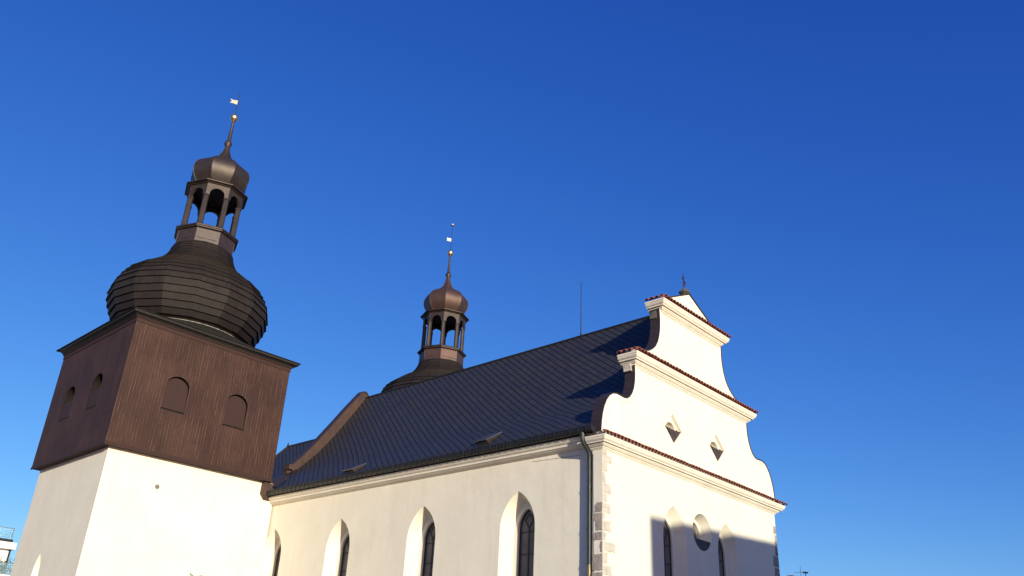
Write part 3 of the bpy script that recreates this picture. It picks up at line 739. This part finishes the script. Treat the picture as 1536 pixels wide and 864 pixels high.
    # eaves
    b = MB(); sweep(b, [(-hw, hw), (-hw, -hw), (hw, -hw), (hw, hw), (-hw, hw)], [(0, 18.60), (.035, 18.60), (.035, 18.80), (.09, 18.83), (.09, 18.88), (0, 18.88)]); b.build('frieze_board', M['shutter'], T)
    b = MB(); sweep(b, [(-hw, hw), (-hw, -hw), (hw, -hw), (hw, hw), (-hw, hw)], [(0, 18.885), (.12, 18.885), (.15, 18.93), (.24, 18.98), (.33, 19.0), (.36, 19.04), (.36, 19.12), (0, 19.12)]); b.build('eaves_moulding', M['iron'], T)
    # shingled skirt from the square eaves to the foot of the dome
    b = MB(); e = hw+.42; n = 64; rows = []
    K = 7
    for k_ in range(K+1):
        t = k_/K; z = 19.125+1.02*(t**1.25); row = []
        for i in range(n):
            a = 2*math.pi*i/n; cx_, sy_ = math.cos(a), math.sin(a); m_ = max(abs(cx_), abs(sy_))
            sq = (e*cx_/m_, e*sy_/m_); ci_ = (3.62*cx_, 3.62*sy_)
            row.append((sq[0]+(ci_[0]-sq[0])*t, sq[1]+(ci_[1]-sq[1])*t, z))
        rows.append(row)
    # courses
    for k_ in range(K):
        lo = [(x*1.0, y, z+.045) for x, y, z in rows[k_]]; hi = [(x, y, z+.01) for x, y, z in rows[k_+1]]
        rr = [[b.v(*q) for q in r_] for r_ in (rows[k_], lo, hi)]
        for i in range(n):
            j = (i+1) % n
            for q in (0, 1): b.f((rr[q][i], rr[q][j], rr[q+1][j], rr[q+1][i]), ((i*.6, k_+.05+.4*q), (i*.6+.6, k_+.05+.4*q), (i*.6+.6, k_+.5+.4*q), (i*.6, k_+.5+.4*q)))
    b.build('skirt_roof', M['skirt'], T, recalc=False)
    b = MB(); b.lathe([(3.66, 20.09), (3.67, 20.13), (3.56, 20.22), (3.40, 20.2)], 48, 0, 0, 0, False, False, False); b.build('dome_flashing', M['moss'], T, smooth=R(40))
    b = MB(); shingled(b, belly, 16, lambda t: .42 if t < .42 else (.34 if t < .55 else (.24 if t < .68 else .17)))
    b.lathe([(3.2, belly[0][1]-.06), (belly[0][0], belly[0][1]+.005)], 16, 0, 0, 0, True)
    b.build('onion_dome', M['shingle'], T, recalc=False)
    # octagonal lantern
    b = MB(); b.lathe([(1.70, 26.05), (1.70, 27.13)], 8, 0, 0, 0, False, True)
    for i in range(8):
        a0, a1 = [2*math.pi*(i+t)/8 for t in (.0, 1.)]; rr = 1.70/math.cos(math.pi/8)
        p0, p1 = Vector((rr*math.cos(a0), rr*math.sin(a0))), Vector((rr*math.cos(a1), rr*math.sin(a1))); q0, q1 = p0.lerp(p1, .06), p0.lerp(p1, .94); nn = (p0+p1).normalized()*.02
        b.loft([[(*(q0+nn), 26.45), (*(q1+nn), 26.45), (*(q1+nn), 27.08), (*(q0+nn), 27.08)], [(*q0, 26.42), (*q1, 26.42), (*q1, 27.1), (*q0, 27.1)]], True, True)
    b.build('lantern_base', cop2, T)
    b = MB(); b.lathe([(1.70, 27.10), (1.84, 27.16), (1.84, 27.22), (1.90, 27.24), (1.90, 27.30), (1.82, 27.38), (1.3, 27.44), (.1, 27.46)], 8); b.build('lantern_ledge', M['dome_copper'], T)
    LA = None
    b = MB()                        # arcade header with an arch in each face
    ap, th = 1.66, .16
    for i in range(8):
        a = 2*math.pi*(i+.5)/8; nx = Vector((math.cos(a), math.sin(a))); tx = Vector((-nx.y, nx.x))
        half_o = ap*math.tan(math.pi/8); 
        for d in (0, th):
            half = (ap-d)*math.tan(math.pi/8)
            arcp = [(.45*math.cos(t), 29.72+.42*math.sin(t)) for t in [math.pi*(1-j/12) for j in range(13)]]
            pl = [(-half, 29.60), (-.45, 29.60)]+arcp+[(.45, 29.60), (half, 29.60), (half, 30.42), (-half, 30.42)]
            b.sheet([pl], lambda u, z: (*(nx*(ap-d)+tx*u), z))
        lp = [(-.45, 29.60)]+arcp+[(.45, 29.60)]
        b.loft([[(*(nx*ap+tx*u), z) for u, z in lp], [(*(nx*(ap-th)+tx*u), z) for u, z in lp]], False)
        for s in (1, -1):
            b.f([b.v(*(nx*ap+tx*s*.45), 29.6), b.v(*(nx*ap+tx*s*half_o), 29.6), b.v(*(nx*(ap-th)+tx*s*(ap-th)*math.tan(math.pi/8)), 29.6), b.v(*(nx*(ap-th)+tx*s*.45), 29.6)])
    b.lathe([(1.5, 30.40), (.05, 30.41)], 8)
    LA = b.build('lantern_arcade', M['dome_copper'], T, recalc=False)
    b = MB()
    b.lathe([(.18, 27.42), (.18, 27.5), (.165, 27.53), (.16, 29.5), (.19, 29.53), (.19, 29.62)], 8, 0, 0, math.pi/8, True, True)
    c0 = b.build('column', M['dome_copper'], None); c0.parent = LA
    for i in range(8):
        o = c0 if i == 0 else c0.copy()
        if i: col.objects.link(o); o.parent = LA
        a = 2*math.pi*i/8; o.location = (1.61*math.cos(a), 1.61*math.sin(a), 0); o.rotation_euler = (0, 0, a)
    b = MB(); b.lathe([(1.6, 30.40), (1.74, 30.42), (1.78, 30.47), (1.92, 30.50), (1.92, 30.57), (1.86, 30.60), (1.42, 30.72), (1.38, 30.80), (1.2, 30.82)], 8, 0, 0, 0, True, True); b.build('lantern_cornice', M['dome_copper'], T)
    # small copper onion
    b = MB()
    pr = smooth_curve([(1.22, 30.74), (1.38, 30.92), (1.56, 31.2), (1.69, 31.5), (1.755, 31.82), (1.74, 32.12), (1.62, 32.42), (1.36, 32.68), (1.02, 32.9), (.72, 33.12), (.46, 33.42), (.30, 33.75), (.19, 34.1), (.12, 34.5)], 2)
    b.lathe(pr, 8)
    for i in range(8):
        a = 2*math.pi*i/8; f = 1/math.cos(math.pi/8)
        b.tube([(r*f*math.cos(a), r*f*math.sin(a), z) for r, z in pr], .022, 5)
    SD = b.build('cupola', cop, T, smooth=R(28))
    b = MB(); b.lathe([(.10, 34.35), (.17, 34.40), (.17, 34.45), (.23, 34.55), (.26, 34.67), (.23, 34.79), (.15, 34.88), (.13, 34.95), (.115, 35.3), (.07, 36.55), (.10, 36.6), (.08, 36.66)], 14, 0, 0, 0, False, True, False); b.build('spire', M['dome_copper'], T, smooth=R(40))
    b = MB(); b.lathe([(.06, 36.52), (.13, 36.56), (.06, 36.6)], 14, 0, 0, 0, False, False, False); b.sphere((0, 0, 36.86), .27); b.build('gilt_ball', M['gold'], T, smooth=R(40))
    b = MB(); b.tube([(0, 0, 37.05), (0, 0, tip)], [.034, .020], 6)
    if vane == 'ball': b.sphere((0, 0, tip), .11, 12, 8)
    RD = b.build('vane_rod', M['iron'] if vane != 'ball' else M['iron'], T, smooth=R(40))
    if vane == 'ball':
        b = MB(); b.sphere((0, 0, tip+.06), .13, 14, 9); o = b.build('tip_ball', M['gilt_pale'], None, smooth=R(40)); o.parent = RD
    b = MB(); l = pane_len
    pl = [(-.02, 38.36), (-l*.55, 38.32), (-l, 38.38), (-l*.72, 38.20), (-l*.98, 38.06), (-l*.5, 38.05), (-.02, 38.0)] if vane == 'swallow' else [(-.02, 38.34), (-l*.5, 38.33), (-l, 38.36), (-l*.9, 38.21), (-l, 38.06), (-l*.5, 38.04), (-.02, 38.03)]
    b.sheet([pl], lambda u, z: (u, -.012, z)); b.sheet([pl], lambda u, z: (u, .012, z)); b.loft([[(u, -.012, z) for u, z in pl], [(u, .012, z) for u, z in pl]])
    o = b.build('vane_pennant', M['gilt_pale'], None); o.parent = RD; o.rotation_euler = (0, 0, R(-30)-rz)
    return T
bellyA = [(3.36, 20.26), (3.70, 20.36), (3.94, 20.55), (4.12, 20.86), (4.36, 21.42), (4.52, 21.9), (4.555, 22.35), (4.44, 22.78), (4.22, 23.22), (3.90, 23.70), (3.50, 24.02), (3.14, 24.30), (2.78, 24.58), (2.42, 24.9), (2.14, 25.25), (1.93, 25.7), (1.80, 26.2)]
bellyB = [(3.36, 20.26), (3.70, 20.36), (3.94, 20.55), (4.12, 20.86), (4.40, 21.42), (4.62, 21.9), (4.72, 22.4), (4.66, 22.9), (4.46, 23.45), (4.08, 23.95), (3.66, 24.26), (3.22, 24.56), (2.75, 24.84), (2.38, 25.12), (2.12, 25.45), (1.93, 25.8), (1.80, 26.2)]
shA = bell_tower('tall bell tower with brown boarded belfry and shuttered arches at the left of the church', (-5.323, 27.465, 0), R(-.948), bellyA, 5.25, 39.05, 'swallow', .54, M['dome_copper'], M['copper'])
shB = bell_tower('far bell tower of which only the dome and lantern rise behind the slate roof', (17.637, 29.503, 0), 0, bellyB, 4.36, 39.7, 'ball', .42, M['cupola_red'], M['cupola_red'])

# ------------------------------------------------------------------ wrought bracket on the tower front
LB = thing('wall_bracket', 'small weathered iron bracket with curled arms on the white tower wall', 'bracket', (-4.03, 23.05, 6.55))
b = MB(); b.box(-4.09, -3.97, 23.03, 23.06, 6.35, 6.62); b.build('back_plate', M['iron'], LB)
b = MB()
for s in (1, -1):
    b.tube([(-4.03, 23.03, 6.45), (-4.03+s*.14, 22.85, 6.60), (-4.03+s*.30, 22.75, 6.62), (-4.03+s*.36, 22.72, 6.70)], [.022, .02, .03, .012], 6)
b.build('curled_arm', M['pipe'], LB)

# ------------------------------------------------------------------ modern apartment block at the left edge
AP = thing('apartment_building', 'white modern apartment block with glass roof balustrade at the left edge', 'building', (-8, 72, 0))
x1 = .95
b = MB(); b.box(-18, x1+.5, 66.7, 82, 0, 11.78); b.build('wall', M['concrete'], AP)
b = MB(); b.box(-18.3, x1+.72, 66.1, 82.3, 11.78, 12.36); b.build('roof_slab', M['concrete'], AP)
b = MB(); b.box(-18.1, x1+.40, 66.3, 66.55, 12.365, 12.62); b.box(x1+.2, x1+.40, 66.55, 82, 12.365, 12.62); b.build('roof_upstand', M['lead'], AP)
b = MB(); b.box(-18.0, x1+.28, 66.40, 66.43, 12.62, 13.55); b.box(x1+.25, x1+.28, 66.43, 82, 12.62, 13.55); b.build('glass_balustrade', M['bal_glass'], AP)
b = MB(); b.box(-18.0, x1+.32, 66.38, 66.45, 13.55, 13.60)
for x in (-17, -14.5, -12, -9.5, -7, -4.5, -2, -.3, x1+.26): b.box(x-.025, x+.025, 66.44, 66.49, 12.62, 13.56)
b.build('handrail', M['lead_pale'], AP)
b = MB()
for z in (3.4, 6.5, 9.55): b.box(-18.3, x1+.9, 65.2, 67, z-.38, z)
for z in (3.4, 6.5, 9.55): b.box(x1+.0, x1+.9, 67, 70, z-.38, z)
b.build('balcony_slab', M['concrete'], AP)
b = MB()
for z in (3.4, 6.5, 9.55): b.box(-18.2, x1+.85, 65.25, 65.28, z+.05, z+.95)
b.build('balcony_glass', M['bal_glass'], AP)
b = MB()
for z in (3.4, 6.5, 9.55): b.box(-18.2, x1+.87, 65.23, 65.30, z+.95, z+1.0)
for z in (3.4, 6.5, 9.55): b.box(-18.25, x1+.87, 65.22, 65.31, z-.3, z+.05)
b.build('balcony_rail', M['lead_pale'], AP)
for fl in (0.4, 3.6, 6.7, 9.7):
    for x in (-15.5, -11.5, -7.5, -3.5):
        b = MB(); b.box(x-.9, x+.9, 66.62, 66.69, fl+.2, fl+1.9); o = b.build('window', M['glass'], AP)
b = MB(); b.box(x1+.42, x1+.56, 66.6, 66.8, 9.6, 11.77); b.build('corner_post', M['lead'], AP)
b = MB()
rnd = random.Random(3)
for i in range(420):
    c_ = Vector((x1+rnd.gauss(.15, .42), 66.0+rnd.gauss(0, .25), 9.75+abs(rnd.gauss(.35, .38))))
    a_ = Vector((rnd.gauss(0, 1), rnd.gauss(0, 1), rnd.gauss(0, 1))).normalized()*.11; bb = a_.orthogonal().normalized()*.05
    b.f([b.v(*(c_-a_)), b.v(*(c_+bb)), b.v(*(c_+a_)), b.v(*(c_-bb))])
fo = b.build('foliage', M['leaf'], None, recalc=False)
PL = thing('balcony_plant', 'leafy green plant in a pot on the white apartment balcony', 'plant', (x1+.15, 66.0, 9.55))
fo.parent = PL; fo.location = -Vector(PL['base'])
b = MB(); b.lathe([(.2, 9.552), (.3, 9.95), (.26, 9.95)], 12, x1+.15, 66., 0, True, True, False); b.build('pot', M['stone'], PL)

# ------------------------------------------------------------------ low house to the right of the church (chimneys and aerials reach into view)
HR = thing('house', 'low rooftop peeping over the bottom edge right of the church', 'house', (39, 8, 0))
b = MB(); b.box(35.2, 44, 0., 16, 0, 7.4); b.build('wall', M['stucco_ochre'], HR)
b = MB(); b.loft([[(34.8, -.3, 7.41), (44.4, -.3, 7.41), (39.6, -.3, 10.3)], [(34.8, 16.3, 7.41), (44.4, 16.3, 7.41), (39.6, 16.3, 10.3)]], True, True, True); b.build('roof', M['clay_roof'], HR)
for x, y, zt, wd in ((37.3, 9.75, 10.98, .24), (37.75, 9.15, 10.92, .2)):
    b = MB(); b.box(x-wd, x+wd, y-.18, y+.18, 8.5, zt-.12); b.box(x-wd-.05, x+wd+.05, y-.23, y+.23, zt-.12, zt); b.build('chimney', M['brick'], HR)
AN = thing('tv_antenna', 'thin rooftop television aerial with short rods', 'antenna', (37.3, 8.98, 8.6))
b = MB(); b.tube([(37.3, 8.98, 8.6), (37.3, 8.98, 11.62)], .016, 6); b.build('mast', M['iron'], AN)
b = MB()
b.tube([(37.0, 9.28, 11.16), (37.55, 8.7, 11.22)], .014, 5)
for t in (-.3, -.1, .1, .3): b.tube([(37.3+t-.12, 8.98-t-.12, 11.19+t*.1), (37.3+t+.12, 8.98-t+.12, 11.19+t*.1)], .009, 5)
b.build('element_boom', M['iron'], AN)
SDH = thing('satellite_dish', 'small satellite dish on a mast beside the rooftop aerial', 'satellite dish', (37.45, 8.68, 8.6))
b = MB(); b.tube([(37.45, 8.68, 8.6), (37.45, 8.68, 11.14)], .03, 6); b.build('mast', M['pipe'], SDH)
b = MB()
nrm = Vector((-.35, -.25, .9)).normalized(); t1 = Vector((.7, -.7, .08)).normalized(); t1 = (t1-nrm*t1.dot(nrm)).normalized(); t2 = nrm.cross(t1); cc = Vector((37.45, 8.68, 11.16))
b.loft([[cc+t1*r_*math.cos(2*math.pi*i/20)+t2*r_*math.sin(2*math.pi*i/20)+nrm*(r_*r_*.6) for i in range(20)] for r_ in (.01, .08, .16, .22)]+[[cc+t1*r_*math.cos(2*math.pi*i/20)+t2*r_*math.sin(2*math.pi*i/20)+nrm*(r_*r_*.6-.02) for i in range(20)] for r_ in (.22, .16, .08, .01)])
b.build('dish', M['pipe'], SDH, smooth=R(40))

# ------------------------------------------------------------------ town house across the square, behind the camera, that shades the facade
TH = thing('town_house', 'flat roofed pale town house across the square facing the church gable', 'house', (2, -44, 0))
D0 = 44.
pA = Vector((2.96, 0, 8.60))-SUN*D0
pB = Vector((14.3, 0, 9.22))-SUN*(D0-3.9)
zt = (pA.z+pB.z)/2
dx = (pB-pA); dx.z = 0; L = dx.length+8; ux = dx.normalized(); uy = Vector((ux.y, -ux.x, 0))
def thp(u, v, z): q = Vector((pA.x, pA.y, 0))+ux*u+uy*v; return (q.x, q.y, z)
b = MB(); b.loft([[thp(0, 0, z), thp(L, 0, z), thp(L, 11, z), thp(0, 11, z)] for z in (0, pA.z)], True, False, True); b.build('wall', M['stucco_ochre'], TH)
b = MB()
for i in range(6):
    for j in range(4):
        u0 = 1.2+i*3.0; z0 = 1.2+j*3.4
        if u0+1.2 < L: b.loft([[thp(u0, -.02, z0), thp(u0+1.1, -.02, z0), thp(u0+1.1, -.02, z0+1.7), thp(u0, -.02, z0+1.7)], [thp(u0, .02, z0), thp(u0+1.1, .02, z0), thp(u0+1.1, .02, z0+1.7), thp(u0, .02, z0+1.7)]], True, True, True)
        if u0+1.2 < L and j >= 0:
            o = b.build('window', M['glass'], TH); b = MB()
b.bm.free()
